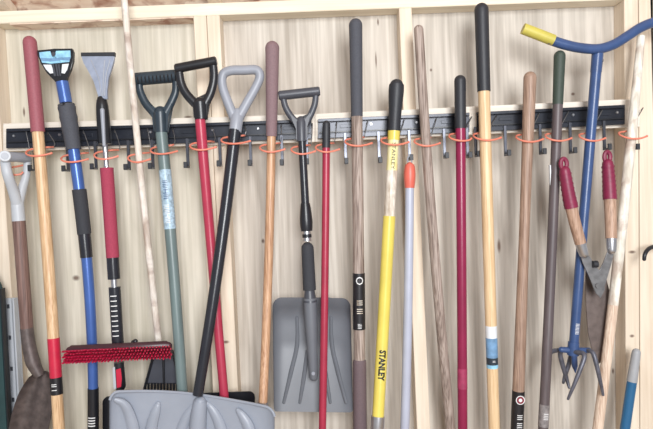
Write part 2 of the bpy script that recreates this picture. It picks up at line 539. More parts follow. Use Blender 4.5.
# ------------------------------------------------------------------ tool rails
YB = -0.0192                                     # back of the rails
YF = -0.036                                      # front of the rails
for i, (xa, xb, lab) in enumerate(((6, 158.5, 'black steel tool rail at far left, behind the ice scrapers'),
                                   (159.5, 311.5, 'black steel tool rail behind the three D-handled shovels'),
                                   (318, 469.5, 'black steel tool rail in the middle, behind the yellow handle'),
                                   (477, 625, 'black steel tool rail at far right, behind the blue cultivator'))):
    base = W((xa + xb) / 2, ytop((xa + xb) / 2) + 22, YB)
    t = thing('tool_rail', lab, 'rail', base, 'black steel rails on the furring board')
    slab('back_plate', xa, xb, 2.5, 21.5, YB - 0.004, YB, rail_m, t, 0.0005)
    slab('top_lip', xa, xb, 2.2, 5.2, YF, YB - 0.0041, rail_m, t, 0.0008)
    slab('bottom_lip', xa, xb, 17.6, 21.8, YF, YB - 0.0041, rail_m, t, 0.0008)
    slab('inner_ledge', xa + 1, xb - 1, 15.2, 16.4, YF + 0.007, YB - 0.0041, black_pl, t, 0.0003)
    n = 4
    for k in range(n):
        x = xa + 8 + (xb - xa - 16) * k / (n - 1)
        c = W(x, ytop(x) + 9.6, YB - 0.004)
        tube('screw', [c, c + Vector((0, -0.003, 0))], [0.0046, 0.003], steel, t, seg=12)
    for k in range(3):
        x = xa + 22 + (xb - xa - 30) * k / 2.4
        slab('slot_bracket', x, x + 13, 8.6, 12, YB - 0.0065, YB - 0.0041, rail_m, t, 0.0004)

# ------------------------------------------------------------------ hooks hanging from the rails
hooks = [(34, 171, 'behind the maroon-gripped pole'), (67, 171.5, 'behind the blue ice scraper'), (95, 169.5, 'between the two ice scrapers'),
         (128, 170, 'left of the weathered rake stick'), (152, 169, 'between the rake stick and the ribbed D-handle'),
         (187, 168, 'left of the red shovel shaft'), (219.5, 166.5, 'between the red shaft and the black shaft'),
         (250, 166, 'left of the mauve-gripped handle'), (281.5, 165.5, 'right of the mauve-gripped handle'),
         (306.5, 164.5, 'behind the telescoping shaft'), (345, 164, 'left of the long charcoal grip'), (378.5, 163, 'left of the yellow handle'),
         (409, 160.5, 'carrying the coral-tipped pole'), (444, 158.5, 'left of the maroon pole'), (467, 158, 'close right of the maroon pole'),
         (475.4, 157, 'close left of the long pine handle'), (505, 156, 'right of the long pine handle'), (540, 154.5, 'left of the green grip'),
         (570, 153.5, 'above the left shear handle'), (604, 150, 'carrying the garden shears'), (631.5, 150, 'behind the white painted stick')]
for hx, hy, where in hooks:
    yt = ytop(hx) + 20.5
    top = W(hx, yt, YF - 0.004)
    s = S(YF)
    L = (hy - yt) * s
    t = thing('rail_hook', 'dark steel J-hook hanging from the rail, ' + where, 'hook', top - Vector((0, 0, L)), 'steel hooks below the rails')
    w = 0.0042
    bm = bmesh.new(); add_hex(bm, box_pts(top.x - w, top.x + w, YF - 0.0055, YF - 0.0005, top.z - L, top.z + 0.010))
    bmesh.ops.bevel(bm, geom=bm.edges[:], offset=0.0008, segments=1, affect='EDGES')
    link('bar', bm, hook_m, t)
    zb = top.z - L
    bm = bmesh.new(); add_hex(bm, box_pts(top.x - w, top.x + w, YF - 0.030, YF - 0.0056, zb, zb + 0.005))
    link('foot', bm, hook_m, t)
    bm = bmesh.new(); add_hex(bm, box_pts(top.x - w - .0012, top.x + w + .0012, YF - 0.036, YF - 0.0301, zb - 0.001, zb + 0.016))
    bmesh.ops.bevel(bm, geom=bm.edges[:], offset=0.001, segments=1, affect='EDGES')
    link('rubber_tip', bm, black_rub, t)

# ------------------------------------------------------------------ orange-coated wire clips
YC = -0.083                                      # axis of a clipped handle at rail height
def clip(x, y, where, r_px=6.0, Y=YC, tail=9.5):
    """open loop of orange-coated wire that springs round a handle whose axis passes (x, y)"""
    c = W(x, y, Y)
    s = S(Y)
    r = r_px * s
    wire_top = W(x + 9.5, ytop(x + 9.5) + 9, YB - 0.0075)
    t = thing('tool_clip', 'orange-coated wire clip around ' + where, 'clip', (wire_top.x, wire_top.y, wire_top.z - 0.02), 'orange wire clips on the rails')
    a = c + Vector((8 * s, 0, 4 * s)); a.y = YF - 0.006
    path = smooth_path([wire_top, Vector((wire_top.x + 0.003, YF + 0.004, wire_top.z + 0.005)), Vector((a.x + 0.004, a.y, a.z + 0.012)), a], 5)
    tube('wire_arm', path, 0.0013, dull_steel, t, seg=8)
    q = [a, Vector((c.x + 1.0 * r, Y + r + 0.0055, c.z + 3.2 * s)), Vector((c.x - 0.3 * r, Y + r + 0.005, c.z + 2.5 * s)),
         Vector((c.x - r - 4.2 * s, Y + 0.7 * r, c.z + 1.2 * s)), Vector((c.x - r - 6.0 * s, Y - 0.3 * r, c.z - 2.0 * s)),
         Vector((c.x - r - 1.8 * s, Y - r - 0.002, c.z - 5.2 * s)), Vector((c.x, Y - r - 0.0050, c.z - 6.6 * s)),
         Vector((c.x + r + 2 * s, Y - r + 0.001, c.z - 5.8 * s)), Vector((c.x + r + tail * s, Y - 0.3 * r, c.z - 3.6 * s))]
    tube('orange_loop', smooth_path(q, 6), [0.0026] * 40 + [0.0029, 0.0033], orange_wire, t, seg=8, cap1='round')

# ------------------------------------------------------------------ long handled tools
def d_handle(parent, bl, br, nl, nr, sock, Y, rg, ra, m_grip, m_yoke, web=None, grip_name='grip'):
    """D-shaped handle: grip bar bl..br, arms down to neck, socket from sock[0] to sock[1] with widths"""
    s = S(Y)
    b0, b1 = W(*bl, Y), W(*br, Y)
    bm = bmesh.new()
    e = (b1 - b0).normalized() * (1.2 * s)
    add_tube(bm, [b0, b0 + e, b1 - e, b1], [rg * s * .78, rg * s, rg * s, rg * s * .78], seg=20)
    link(grip_name, bm, m_grip, parent)
    bm = bmesh.new()
    ntop = W(*sock[0], Y); nbot = W(*sock[1], Y)
    for pts in (nl, nr):
        path = smooth_path([W(x, y, Y) for x, y in pts], 6)
        add_tube(bm, path, [ra[0] * s, ra[1] * s], seg=12, squash=(Vector((0, 1, 0)), 0.8), cap0='round')
    add_tube(bm, [ntop, ntop.lerp(nbot, 0.25), nbot], [sock[2] / 2 * s * 0.9, sock[2] / 2 * s, sock[3] / 2 * s], seg=16, cap0='round')
    if web:
        f = [bm.verts.new(W(x, y, Y) + Vector((0, -.0085, 0))) for x, y in web]
        g = [bm.verts.new(v.co + Vector((0, .017, 0))) for v in f]
        n = len(f)
        fs = [bm.faces.new(f), bm.faces.new(list(reversed(g)))] + [bm.faces.new((f[i], f[(i + 1) % n], g[(i + 1) % n], g[i])) for i in range(n)]
        bmesh.ops.triangulate(bm, faces=fs[:2])
    return link('yoke', bm, m_yoke, parent)

# 1 -- maroon grip on pine pole
s1 = Shaft([(29.8, 37, -.083), (37, 132, -.083), (49, 272, -.09), (54.6, 340, -.105), (58.5, 429, -.115)])
b = s1.floor_py()
t = s1.tool('pole_tool', 'long pine pole with maroon rubber grip and red label, at left', 'garden tool', b)
s1.seg(t, 'grip', 36, 132, 13, 13, maroon_rub, cap0='round')
s1.seg(t, 'shaft', 132, b, 11, 11.2, pine)
lb = s1.seg(t, 'label', 338, 377, 11.2, 11.2, red_lab, extra=.0006)
s1.seg(t, 'label', 377, 394, 11.2, 11.2, black_lab, extra=.0006)
s1.text(t, 'print', 'II I', 386, 0.02, 11.4, print_white)
clip(38.3, 150, 'the maroon-gripped pine pole', 5.5)

# 2 -- blue ice scraper
s2 = Shaft([(63, 84, -.08), (69, 125, -.08), (76.5, 170, -.08), (85.3, 240, -.08), (91, 320, -.08), (93.2, 420, -.08)])
t = s2.tool('ice_scraper', 'blue telescoping ice scraper with sky-blue and black head', 'ice scraper', 452)
head = [(38.3, 50.2), (56, 48.6), (73, 48.3), (74.4, 52), (74, 61), (71.5, 70), (68, 77.5), (66.8, 82.5), (57.5, 83), (54, 79), (47.5, 72.5), (42, 63), (38.6, 55)]
hd = prism('head', ppts([(x - 1.4, y) for x, y in head], -.088), 0.012, black_pl, t, bevel=0.002)
prism('blue_sticker', ppts([(x - 1.4, y) for x, y in [(40.6, 52.3), (51.5, 51.2), (52.3, 55.6), (54.5, 57.4), (57, 55.6), (57.6, 50.9), (71.6, 50.5), (72, 57), (70.5, 62), (63, 62.4), (53, 63.6), (43.6, 62.8), (41.2, 57)]], -.0892), 0.0012, sky_lab, hd)
prism('blue_band', ppts([(x - 1.4, y) for x, y in [(41.6, 57.6), (52, 58.4), (60, 57.6), (71.8, 57), (71, 60.5), (62, 60), (52, 61.6), (42.8, 60.6)]], -.0898), 0.0008, blue_lab, hd)
prism('white_sticker', ppts([(x - 1.4, y) for x, y in [(44.4, 64.6), (52.5, 64.6), (55.5, 73), (51.5, 73.5), (47.5, 69.5)]], -.0892), 0.0012, white_lab, hd)
prism('white_sticker', ppts([(x - 1.4, y) for x, y in [(63.5, 64.2), (70.2, 63.6), (68.6, 69.5), (66, 73.6), (62.8, 73)]], -.0892), 0.0012, white_lab, hd)
for x0, x1 in ((55.2, 57.4), (58.5, 60), (61, 62.2)):
    prism('blade_rib', ppts([(x - 1.4, y) for x, y in [(x0 - 2, 64), (x0 - .2, 64), (x1, 76), (x0, 76)]], -.0905), 0.002, charcoal_pl, hd)
c = W(53.3, 54, -.0905); tube('hang_hole', [c, c + Vector((0, .003, 0))], .006, charcoal_pl, hd)
s2.seg(t, 'tube', 82, 103, 12, 12, blue_tube)
s2.seg(t, 'grip', 102, 149.5, 16, 14.2, grip_gray, ws=[15, 17, 15.6, 17, 15.4, 16.4, 15, 15, 14.5, 14.5], n=20, cap0='round')
s2.seg(t, 'tube', 149, 191, 11, 11, blue_tube)
s2.seg(t, 'foam_grip', 189.5, 234, 13.6, 13.2, foam_black)
s2.seg(t, 'collar', 233.5, 257.5, 12.2, 11.8, black_tube)
s2.seg(t, 'tube', 257, 390, 10.4, 9.6, blue_tube)
hb = s2.seg(t, 'handle', 388, 452, 10.6, 11, black_pl, cap1='round')
s2.text(hb, 'print', 'IIII', 420, 0.03, 11.2, print_white)
clip(74, 156, 'the blue tube of the ice scraper', 6)

# 3 -- grey scraper with red foam and red brush
s3 = Shaft([(102, 100, -.085), (105.2, 155, -.085), (110.3, 215, -.087), (113.8, 270, -.09), (116.3, 320, -.092), (120.5, 390, -.092)])
t = s3.tool('snow_brush', 'snow brush with frosted gray scraper, rose foam sleeve and crimson bristles', 'snow brush', 392)
sc = prism('scraper', ppts([(80.8, 55.5), (114.2, 55.5), (113.6, 61), (111.6, 68), (108.6, 77), (106.8, 88), (107, 99), (98.2, 99), (97.4, 91), (94, 80.5), (88.5, 71.5), (83.3, 63)], -.094), 0.009, frost, t, bevel=0.002)
prism('edge_strip', ppts([(80.6, 52.4), (114.3, 52), (114.2, 56), (80.8, 56.2)], -.0955), 0.012, black_rub, sc, bevel=0.001)
for pts in ([(91, 60), (98.5, 78), (101.5, 96)], [(104.8, 60), (103.4, 78), (103, 96)], [(110, 60), (105.8, 77), (104.6, 96)]):
    tube('stiffening_rib', smooth_path([W(x, y, -.0945) for x, y in pts]), .0016, gray_pl, sc, seg=8)
s3.seg(t, 'body', 95, 144, 10, 13, black_pl, ws=[8.5, 12, 12.8, 13, 13], n=10, cap0='round')
bm = bmesh.new(); add_tube(bm, [W(102.2, 108, -.1045), W(104.2, 146, -.1045)], [.006, .0045], seg=12, cap0='round'); link('slider', bm, gray_pl, t)
s3.seg(t, 'inner_tube', 143, 169, 5, 5, steel)
s3.seg(t, 'foam_grip', 168, 257.5, 12.8, 12.4, red_foam)
s3.seg(t, 'collar', 257, 279, 12, 12, black_tube)
s3.seg(t, 'inner_tube', 278.5, 288, 6, 6, steel)
tb = s3.seg(t, 'outer_tube', 287, 347, 11.6, 11.6, black_tube)
s3.text(tb, 'print', 'I I I I I I I I I', 315, 0.026, 11.8, print_white)
# brush head
Yb = -.118
A, B = W(66, 350.6, Yb), W(172, 345.6, Yb)
bm = bmesh.new()
add_tube(bm, [A, A.lerp(B, .05), A.lerp(B, .95), B], [.010, .014, .014, .011], seg=12, cap0='round', cap1='round', squash=(Vector((0, 1, 0)), .8))
P_ = [W(66.5, 350, -.113), W(171.6, 345, -.113), W(171.6, 358, -.113), W(66.5, 361, -.113)]
add_hex(bm, P_ + [p + Vector((0, .006, 0)) for p in P_])
br = link('brush_head', bm, brush_m, t)
bm = bmesh.new()
rows = 5
ncol = 34
for i in range(ncol):
    for r_ in range(rows):
        u = (i + 0.5 * (r_ % 2) + 0.3) / ncol
        p = A.lerp(B, u) + Vector((0, -0.008, (0.000 - r_ * 0.0068)))
        dn = Vector((0.22 + (u - .5) * .2 + random.uniform(-.05, .05), -1, 0.26 - r_ * 0.05 + random.uniform(-.05, .05))).normalized()
        add_tube(bm, [p, p + dn * .022, p + dn * .030], [.0034, .0030, .0010], seg=6)
bo = link('bristles', bm, bristle_m, br); bo['kind'] = 'stuff'
tube('swivel_knob', [W(134, 343, -.10), W(136, 340.5, -.115)], [.009, .007], black_pl, t, cap1='round')
tip = s3.seg(t, 'end_cap', 362, 391, 9.5, 11, black_pl, cap1='round')
prism('emblem', [s3.at(y) + Vector((dx * .00278, -.0166, 0)) for dx, y in ((-1.2, 368), (3.6, 366.5), (4.2, 377), (3, 385), (-1.2, 386))], .0012, red_lab, tip)
prism('side_strip', [s3.at(y) + Vector((dx * .00278, -.0152, 0)) for dx, y in ((-4.6, 366), (-2.2, 365), (-2, 387), (-4.6, 387))], .0012, pale_pl, tip)
clip(105.2, 153, 'the steel tube of the gray scraper', 4.5)

# 4 -- leaf rake on a weathered stick
s4 = Shaft([(123.6, -8, -.11), (131, 72, -.101), (138.4, 150, -.075), (152.2, 285, -.065), (160.5, 358, -.055)])
t = s4.tool('leaf_rake', 'leaf rake with black fan head on a thin weathered whitish stick', 'rake', 402)
s4.seg(t, 'shaft', -14, 358, 6.6, 6.6, stick_wood)
hd = prism('fan_head', ppts([(155, 350), (172, 350), (181, 384), (145.5, 384)], -.05), .006, charcoal_pl, t, bevel=.0015)
tube('center_spine', [W(163, 349, -.052), W(164, 384, -.052)], .0035, black_pl, hd, seg=8)
for x0, x1 in ((155, 144), (172, 182)):
    tube('side_rail', [W(x0, 350, -.052), W(x1, 390, -.052)], .004, black_pl, hd, seg=8)
for k in range(12):
    x = 145.5 + k * 3.15
    tube('tine', smooth_path([W(x, 383, -.052), W(x - .4 + k * .07, 396, -.05), W(x - .6 + k * .11, 408, -.048)], 3), [.0035, .0028], black_pl, hd, seg=6)
clip(138, 156, 'the weathered rake stick', 3.8, Y=-.075)

# 5 -- ribbed D-handle, slate tube
s5 = Shaft([(161.2, 130, -.068), (164.8, 170, -.074), (174.6, 285, -.09), (179, 340, -.1), (182.3, 392, -.107)])
b = s5.floor_py()
t = s5.tool('d_handle_tool', 'slate-green tube tool with ribbed dark D-handle and blue-white label', 'garden tool', b)
Y5 = -.068
d_handle(t, (135.2, 79.4), (178, 75.8), [(139, 82), (140, 91), (145.5, 103), (155, 114)], [(175.6, 79), (175.6, 91), (171.4, 102), (165.4, 113)],
         ((160, 106), (161.4, 132.5), 14, 13.4), Y5, 6.4, (3.6, 4.4), teal_pl, teal_pl,
         web=[(147, 100), (152, 106.5), (160, 109), (167, 106.5), (172, 99.5), (172.5, 106), (169.2, 117), (168, 131), (154.6, 131), (153, 118), (149, 109)])
bm = bmesh.new()
for k in range(11):
    x = 138.2 + k * 3.75
    y = 79.3 - (x - 135.2) * .084
    p0 = W(x, y - 4.6, Y5 - .0125); p1 = W(x + .2, y + 4.0, Y5 - .0125)
    pm = (p0 + p1) / 2 + Vector((0, -.0052, 0))
    add_tube(bm, [p0, pm, p1], .0022, seg=6)
link('grip_ribs', bm, black_pl, t)
s5.seg(t, 'shaft', 131, b, 11.6, 9.8, teal_shaft)
lb = s5.seg(t, 'label', 170, 229, 11.6, 11.4, blotch_lab, extra=.0005)
s5.text(lb, 'print', 'IIlIIHIlI', 190, 0.02, 11.9, navy)
s5.text(lb, 'print', 'lIIlIHIIl', 214, 0.02, 11.9, print_white)
clip(163, 148, 'the slate-green tube', 6, Y=-.071)

# 6 -- black D-handle, red tube, black snow shovel
s6 = Shaft([(200.6, 116, -.105), (204, 175, -.09), (208.3, 230, -.078), (218.8, 310, -.085), (223.4, 396, -.10)])
t = s6.tool('snow_shovel', 'black snow shovel with red tube and black D-handle, behind the gray shovel', 'shovel', 540)
Y6 = -.105
d_handle(t, (175, 68.8), (216.6, 60.8), [(178.8, 70), (181.4, 84), (186.5, 94), (195.5, 104)], [(213.2, 63.5), (213.8, 78), (210.8, 92), (205, 104)],
         ((199.6, 97), (201.4, 119.5), 14.4, 13.2), Y6, 4.7, (4.0, 4.6), black_pl, black_pl,
         web=[(186, 92), (192, 99), (199.6, 101), (206, 99.5), (211.5, 90), (211.2, 98), (208, 106), (207, 118), (194.4, 118), (193.4, 107), (188, 100)])
s6.seg(t, 'shaft', 118, 412, 10.4, 9, red_paint)

def blade(name, parent, m, xs, top_fn, bot_fn, Yfn, thick, nv=14):
    """shovel blade: columns xs, top and bottom edges in the picture, depth Yfn(u, v)"""
    bm = bmesh.new()
    F_, B_ = [], []
    n = len(xs)
    for i, x in enumerate(xs):
        cf_, cb_ = [], []
        for j in range(nv + 1):
            v = j / nv
            xx = x if not isinstance(x, tuple) else x[0] + (x[1] - x[0]) * v
            xr = x if not isinstance(x, tuple) else x[0]
            y = top_fn(xr) + (bot_fn(xr) - top_fn(xr)) * v
            u = 2 * i / (n - 1) - 1
            p = W(xx, y, Yfn(u, v))
            cf_.append(bm.verts.new(p)); cb_.append(bm.verts.new(p + Vector((0, thick, 0))))
        F_.append(cf_); B_.append(cb_)
    for i in range(n - 1):
        for j in range(nv):
            bm.faces.new((F_[i][j], F_[i + 1][j], F_[i + 1][j + 1], F_[i][j + 1]))
            bm.faces.new((B_[i][j + 1], B_[i + 1][j + 1], B_[i + 1][j], B_[i][j]))
        bm.faces.new((F_[i][0], B_[i][0], B_[i + 1][0], F_[i + 1][0]))
        bm.faces.new((F_[i][nv], F_[i + 1][nv], B_[i + 1][nv], B_[i][nv]))
    for j in range(nv):
        bm.faces.new((F_[0][j], F_[0][j + 1], B_[0][j + 1], B_[0][j]))
        bm.faces.new((F_[-1][j], B_[-1][j], B_[-1][j + 1], F_[-1][j + 1]))
    return link(name, bm, m, parent)

def cols(x0, x1, r, n=18):
    e = [r * (1 - math.cos(a)) for a in np.linspace(0, math.pi / 2, 7)]
    return [x0 + v for v in e] + list(np.linspace(x0 + r, x1 - r, n)[1:-1]) + [x1 - v for v in reversed(e)]
def corner(x, x0, x1, r):
    d = min(x - x0, x1 - x)
    return 0.0 if d >= r else r - math.sqrt(max(0, r * r - (r - d) ** 2))

zbot = lambda Y: (lambda y: y)(0)
blade('blade', t, black_pl, cols(102.5, 254.8, 6), lambda x: 396.8 - (x - 102.5) * .036 + corner(x, 102.5, 254.8, 6), lambda x: 540,
      lambda u, v: -.062 - .03 * u * u - .02 * v, .004)
clip(202, 144, 'the red shovel tube', 5.6, Y=-.098)

# 7 -- big gray snow shovel in front
s7 = Shaft([(235.2, 128, -.083), (230, 175, -.098), (216.3, 290, -.13), (203.5, 345, -.146), (199.5, 392, -.155)])
t = s7.tool('snow_shovel', 'wide light gray snow shovel with black shaft and gray triangular handle', 'shovel', 530)
Y7 = -.083
s_ = S(Y7)
loop = [(236, 122), (228.5, 104), (222.4, 86), (223.2, 74.5), (231, 70.6), (244, 70.2), (256.5, 70.2), (259.8, 77), (255.4, 88), (247, 103), (237.5, 120)]
tube('grip', smooth_path([W(x, y, Y7) for x, y in loop], 6), [4.9 * s_, 4.5 * s_, 4.7 * s_, 4.7 * s_, 4.4 * s_, 4.9 * s_], gray_pl, t, seg=14)
tube('socket', [W(238, 108, Y7), W(237.2, 116, Y7), W(235.2, 132, Y7)], [4.6 * s_, 6.6 * s_, 6.2 * s_], gray_pl, t, seg=16, cap0='round')
s7.seg(t, 'shaft', 130, 395, 12.4, 10.6, black_tube)
def top7(x):
    base = np.interp(x, [109.5, 116, 140, 160, 180, 200, 225, 250, 265, 274.5], [392.6, 391.8, 391.2, 391.6, 392.8, 395, 399, 403.5, 406.6, 409])
    return float(base) + corner(x, 109.5, 274.5, 9)
def Y7f(u, v):
    return -.178 + .042 * (1 - u * u) - .05 * (v - .35) ** 2 + .02 * math.exp(-(v / .05) ** 2) * 0
bl = blade('blade', t, shovel_gray, cols(109.5, 274.5, 9, 24), top7, lambda x: 528 + (x - 109.5) * .05, Y7f, .004, nv=20)
def on7(x, y, lift=0.0):
    u = 2 * (x - 109.5) / 165 - 1
    v = (y - top7(x)) / (530 - top7(x))
    return W(x, y, Y7f(u, v) - lift)
for pts in ([(113.5, 399), (124, 404), (130, 416), (134, 434), (136, 470), (136, 510)], [(159, 401.5), (155.5, 412), (151, 430), (147, 470), (146, 510)],
            [(195, 404), (187, 416), (180, 436), (176, 470), (175, 510)],
            [(206, 402), (214, 412), (221, 428), (228, 460), (230, 510)], [(236.5, 408.5), (244, 418), (250, 432), (254, 470), (254, 510)]):
    tube('stiffening_rib', smooth_path([on7(x, y) for x, y in pts], 4), [.006, .013, .016, .016, .008], shovel_gray, bl, seg=10, cap0='round', cap1='round', squash=(Vector((0, 1, 0)), .7))
tube('shaft_socket', smooth_path([on7(201, 396.5, .006), on7(199, 412, .008), on7(197, 440, .008), on7(195, 470, .004)], 4), [.016, .021, .024, .014], shovel_gray, bl, seg=14, cap0='round', cap1='round')
# rolled rim along the top edge
rim = [on7(x, top7(x)) + Vector((0, .002, 0)) for x in cols(109.6, 274.4, 9, 24)]
tube('rim', rim, .0036, shovel_gray, bl, seg=8)
clip(234.6, 138, 'the neck of the gray-handled shovel', 7, Y=-.087)

# 8 -- mauve grip on orange-ish shaft
s8 = Shaft([(272.4, 42, -.083), (271, 136, -.083), (268.6, 285, -.083), (264.6, 350, -.1), (263, 405, -.13)])
b = s8.floor_py()
t = s8.tool('pole_tool', 'orange-brown wooden handle with mauve foam grip, between gray handle and scoop', 'garden tool', b)
s8.seg(t, 'grip', 41, 136.5, 14, 10.8, mauve_rub, cap0='round')
s8.seg(t, 'shaft', 136, 404, 8.8, 9, orange_wood)
s8.seg(t, 'ferrule', 402, b, 10, 10.5, steel)
clip(271, 146, 'the orange-brown shaft', 5)

# 9 -- charcoal D-handle, telescoping, grey scoop
s9 = Shaft([(301.5, 125, -.083), (303.2, 170, -.083), (305.5, 220, -.083), (308.5, 265, -.083), (311, 305, -.085), (313.4, 380, -.085)])
t = s9.tool('utility_shovel', 'charcoal scoop shovel with telescoping black shaft and D-handle', 'shovel', 411)
d_handle(t, (278.6, 95.8), (320, 91.2), [(283, 97), (285.5, 107), (291.5, 117), (299, 125)], [(316, 94), (314.5, 105), (310, 116), (304.5, 125)],
         ((301, 116), (301.6, 141.5), 11, 10.6), -.083, 4.8, (3.0, 3.5), charcoal_pl, charcoal_pl,
         web=[(290.5, 114), (296, 119.5), (301, 120.8), (305.5, 119), (310, 113.5), (309.4, 120), (307, 128), (306.6, 140), (296.4, 140), (296, 129), (292.4, 121)])
s9.seg(t, 'upper_tube', 140, 205, 7.6, 8.2, black_tube)
s9.seg(t, 'collar', 203, 231, 10.5, 13, black_pl, ws=[9, 11, 12, 13, 13, 11.5], n=8)
s9.seg(t, 'lock_ring', 230.5, 241, 8, 8.6, steel)
s9.seg(t, 'lock_band', 234, 237.5, 9.4, 9.4, black_pl)
s9.seg(t, 'foam_grip', 242, 290, 12.4, 13, foam_black, cap0='round')
s9.seg(t, 'neck', 289.5, 302, 10, 13.5, charcoal_pl)
def top9(x): return 297.6 - (x - 312) * .0 + corner(x, 272.6, 350.6, 9) + (.6 if x > 330 else 0)
def bot9(x): return 411.5 + (x - 272.6) * .012 - corner(x, 272.6, 350.6, 3)
def Y9f(u, v):
    return -.062 + .036 * (1 - abs(u) ** 4) * (1 - .55 * v) - .045 * max(0, v - .42) - .034 * math.exp(-(v / .09) ** 2)
xs9 = [(x, x + (1.2 + (x - 272.6) / 78 * 1.2)) for x in cols(272.6, 350.6, 9, 20)]
bl = blade('blade', t, scoop_gray, xs9, top9, bot9, Y9f, .004, nv=24)
def on9(x, y, lift=0.0):
    u = 2 * (x - 273.4) / 78 - 1; v = (y - 298) / 114
    return W(x, y, Y9f(u, v) - lift)
for pts in ([(297, 316), (297, 345), (291, 372), (283.5, 404)], [(307, 350), (305, 370), (299.5, 404)],
            [(331, 316), (332, 345), (338, 372), (346.5, 404)], [(322.5, 350), (325, 370), (330.5, 404)]):
    tube('stiffening_rib', smooth_path([on9(x, y, .001) for x, y in pts], 5), [.004, .006, .006, .004], scoop_gray, bl, seg=8, cap0='round', cap1='round')
s9.seg(t, 'socket', 298, 381, 13.5, 8, scoop_gray, cap1='round', ws=[13, 13, 11.5, 9.5, 8.6])
bm = bmesh.new(); c = s9.at(372) + Vector((0, -.0125, 0)); add_tube(bm, [c, c + Vector((0, -.002, 0))], .005, seg=12); link('rivet', bm, gray_pl, t)
clip(302, 148, 'the telescoping scoop shaft', 4.6)

# 10 -- thin red pole
s10 = Shaft([(326.4, 121, -.083), (324.8, 285, -.10), (322.4, 429, -.125)])
b = s10.floor_py()
t = s10.tool('pole_tool', 'thin crimson metal pole with short black cap, in front of the scoop', 'garden tool', b)
s10.seg(t, 'cap', 120.5, 148, 7.8, 8.2, black_rub, cap0='round')
s10.seg(t, 'shaft', 147.5, b, 7.6, 7.4, red_thin)
clip(326.2, 146, 'the thin crimson pole', 4.4)

# 11 -- long charcoal grip, weathered shaft
s11 = Shaft([(355.6, 19, -.083), (356.8, 116, -.083), (358, 200, -.083), (359, 300, -.083), (360, 429, -.083)])
b = s11.floor_py()
t = s11.tool('pole_tool', 'weathered wooden handle with long charcoal grip and black logo label', 'garden tool', b)
s11.seg(t, 'grip', 18.5, 116.5, 13.4, 11.6, grip_gray, cap0='round')
s11.seg(t, 'shaft', 116, b, 11, 12, grey_wood)
lb = s11.seg(t, 'label', 273, 329, 12, 12.2, black_lab, extra=.0005)
s11.text(lb, 'print', 'Ill IlI', 306, .024, 12.4, clear_worn)
s11.text(lb, 'print', 'O', 280, .030, 12.4, print_white)
s11.text(lb, 'print', 'ilII', 325, .016, 12.4, print_white)
s11.seg(t, 'lower_grip', 356, b, 13.6, 14, mat('dark_mauve_foam', (104, 88, 92), .75, bump=.3, scale=260), cap0='round')
clip(357, 140, 'the weathered handle below the charcoal grip', 5.8)

# 12 -- yellow handle
s12 = Shaft([(396.8, 80, -.083), (393.6, 134, -.083), (390.8, 200, -.083), (385.4, 285, -.085), (381.4, 350, -.095), (377.6, 429, -.128)])
b = s12.floor_py()
t = s12.tool('pole_tool', 'yellow fibreglass handle with black grip reading STANLEY', 'garden tool', b)
s12.seg(t, 'grip', 79, 131, 14.5, 12, black_rub, ws=[14, 15.6, 14.6, 13, 12.4, 12.4], n=10, cap0='round')
s12.seg(t, 'band', 130, 140, 12.4, 11.8, yellow_paint)
up = s12.seg(t, 'worn_label', 139.5, 171, 11, 11, yellow_worn)
s12.text(up, 'print', 'STANLEY', 156, .018, 11, print_black, tall=.75)
s12.seg(t, 'worn_film', 170.5, 216.5, 11, 11.2, clear_worn)
sh = s12.seg(t, 'shaft', 216, 420, 12.4, 12, yellow_paint)
s12.text(sh, 'print', 'STANLEY', 364.5, .0196, 12.2, print_black, bold=.0009, tall=1.25)
s12.seg(t, 'ferrule', 416, b, 13.6, 15, steel)
clip(393.4, 139, 'the yellow fibreglass handle', 6.2)

# 13 -- lavender pole with coral tip
s13 = Shaft([(409.8, 162, -.07), (408.4, 285, -.075), (404.8, 429, -.085)])
b = s13.floor_py()
t = s13.tool('pole_tool', 'pale lavender metal pole with coral plastic tip, hanging from a hook', 'garden tool', b)
s13.seg(t, 'tip', 162, 188, 8, 9, coral, ws=[7, 10.5, 11.8, 11.8, 11, 9.6], n=12, cap0='round')
s13.seg(t, 'shaft', 187, b, 8.8, 9.8, lav)
c = W(409.7, 160, -.07)
ring = [c + Vector((math.cos(a) * .006, 0, math.sin(a) * .011)) for a in np.linspace(-math.pi / 2, 1.5 * math.pi, 18)]
tube('hang_loop', ring, .002, gray_pl, t, seg=8)

# 14 -- weathered handle leaning right
s14 = Shaft([(418.8, 26, -.083), (425.4, 145, -.083), (430.6, 200, -.083), (437, 285, -.083), (443.6, 345, -.068), (450, 429, -.048)])
b = s14.floor_py()
t = s14.tool('pole_tool', 'bare gray-brown wooden handle leaning beside the yellow handle', 'garden tool', b)
s14.seg(t, 'shaft', 25, b, 9.6, 10.2, grey_wood, cap0='round')
clip(425.6, 140, 'the bare gray-brown handle', 5.2)

# 15 -- maroon pole
s15 = Shaft([(460, 76, -.083), (461, 200, -.083), (461.8, 290, -.083), (462.6, 429, -.083)])
b = s15.floor_py()
t = s15.tool('pole_tool', 'maroon metal pole with black grip, right of the leaning bare handle', 'garden tool', b)
s15.seg(t, 'grip', 75, 128.5, 11.6, 11.2, black_rub, cap0='round')
s15.seg(t, 'shaft', 128, b, 9.9, 9.7, maroon_paint)
s15.seg(t, 'worn_band', 368, 388, 9.8, 9.8, mat('scuffed_maroon', (156, 52, 88), .5, var=.15, scale=60), extra=.0003)
clip(460.6, 135, 'the maroon pole', 5.4, tail=5)

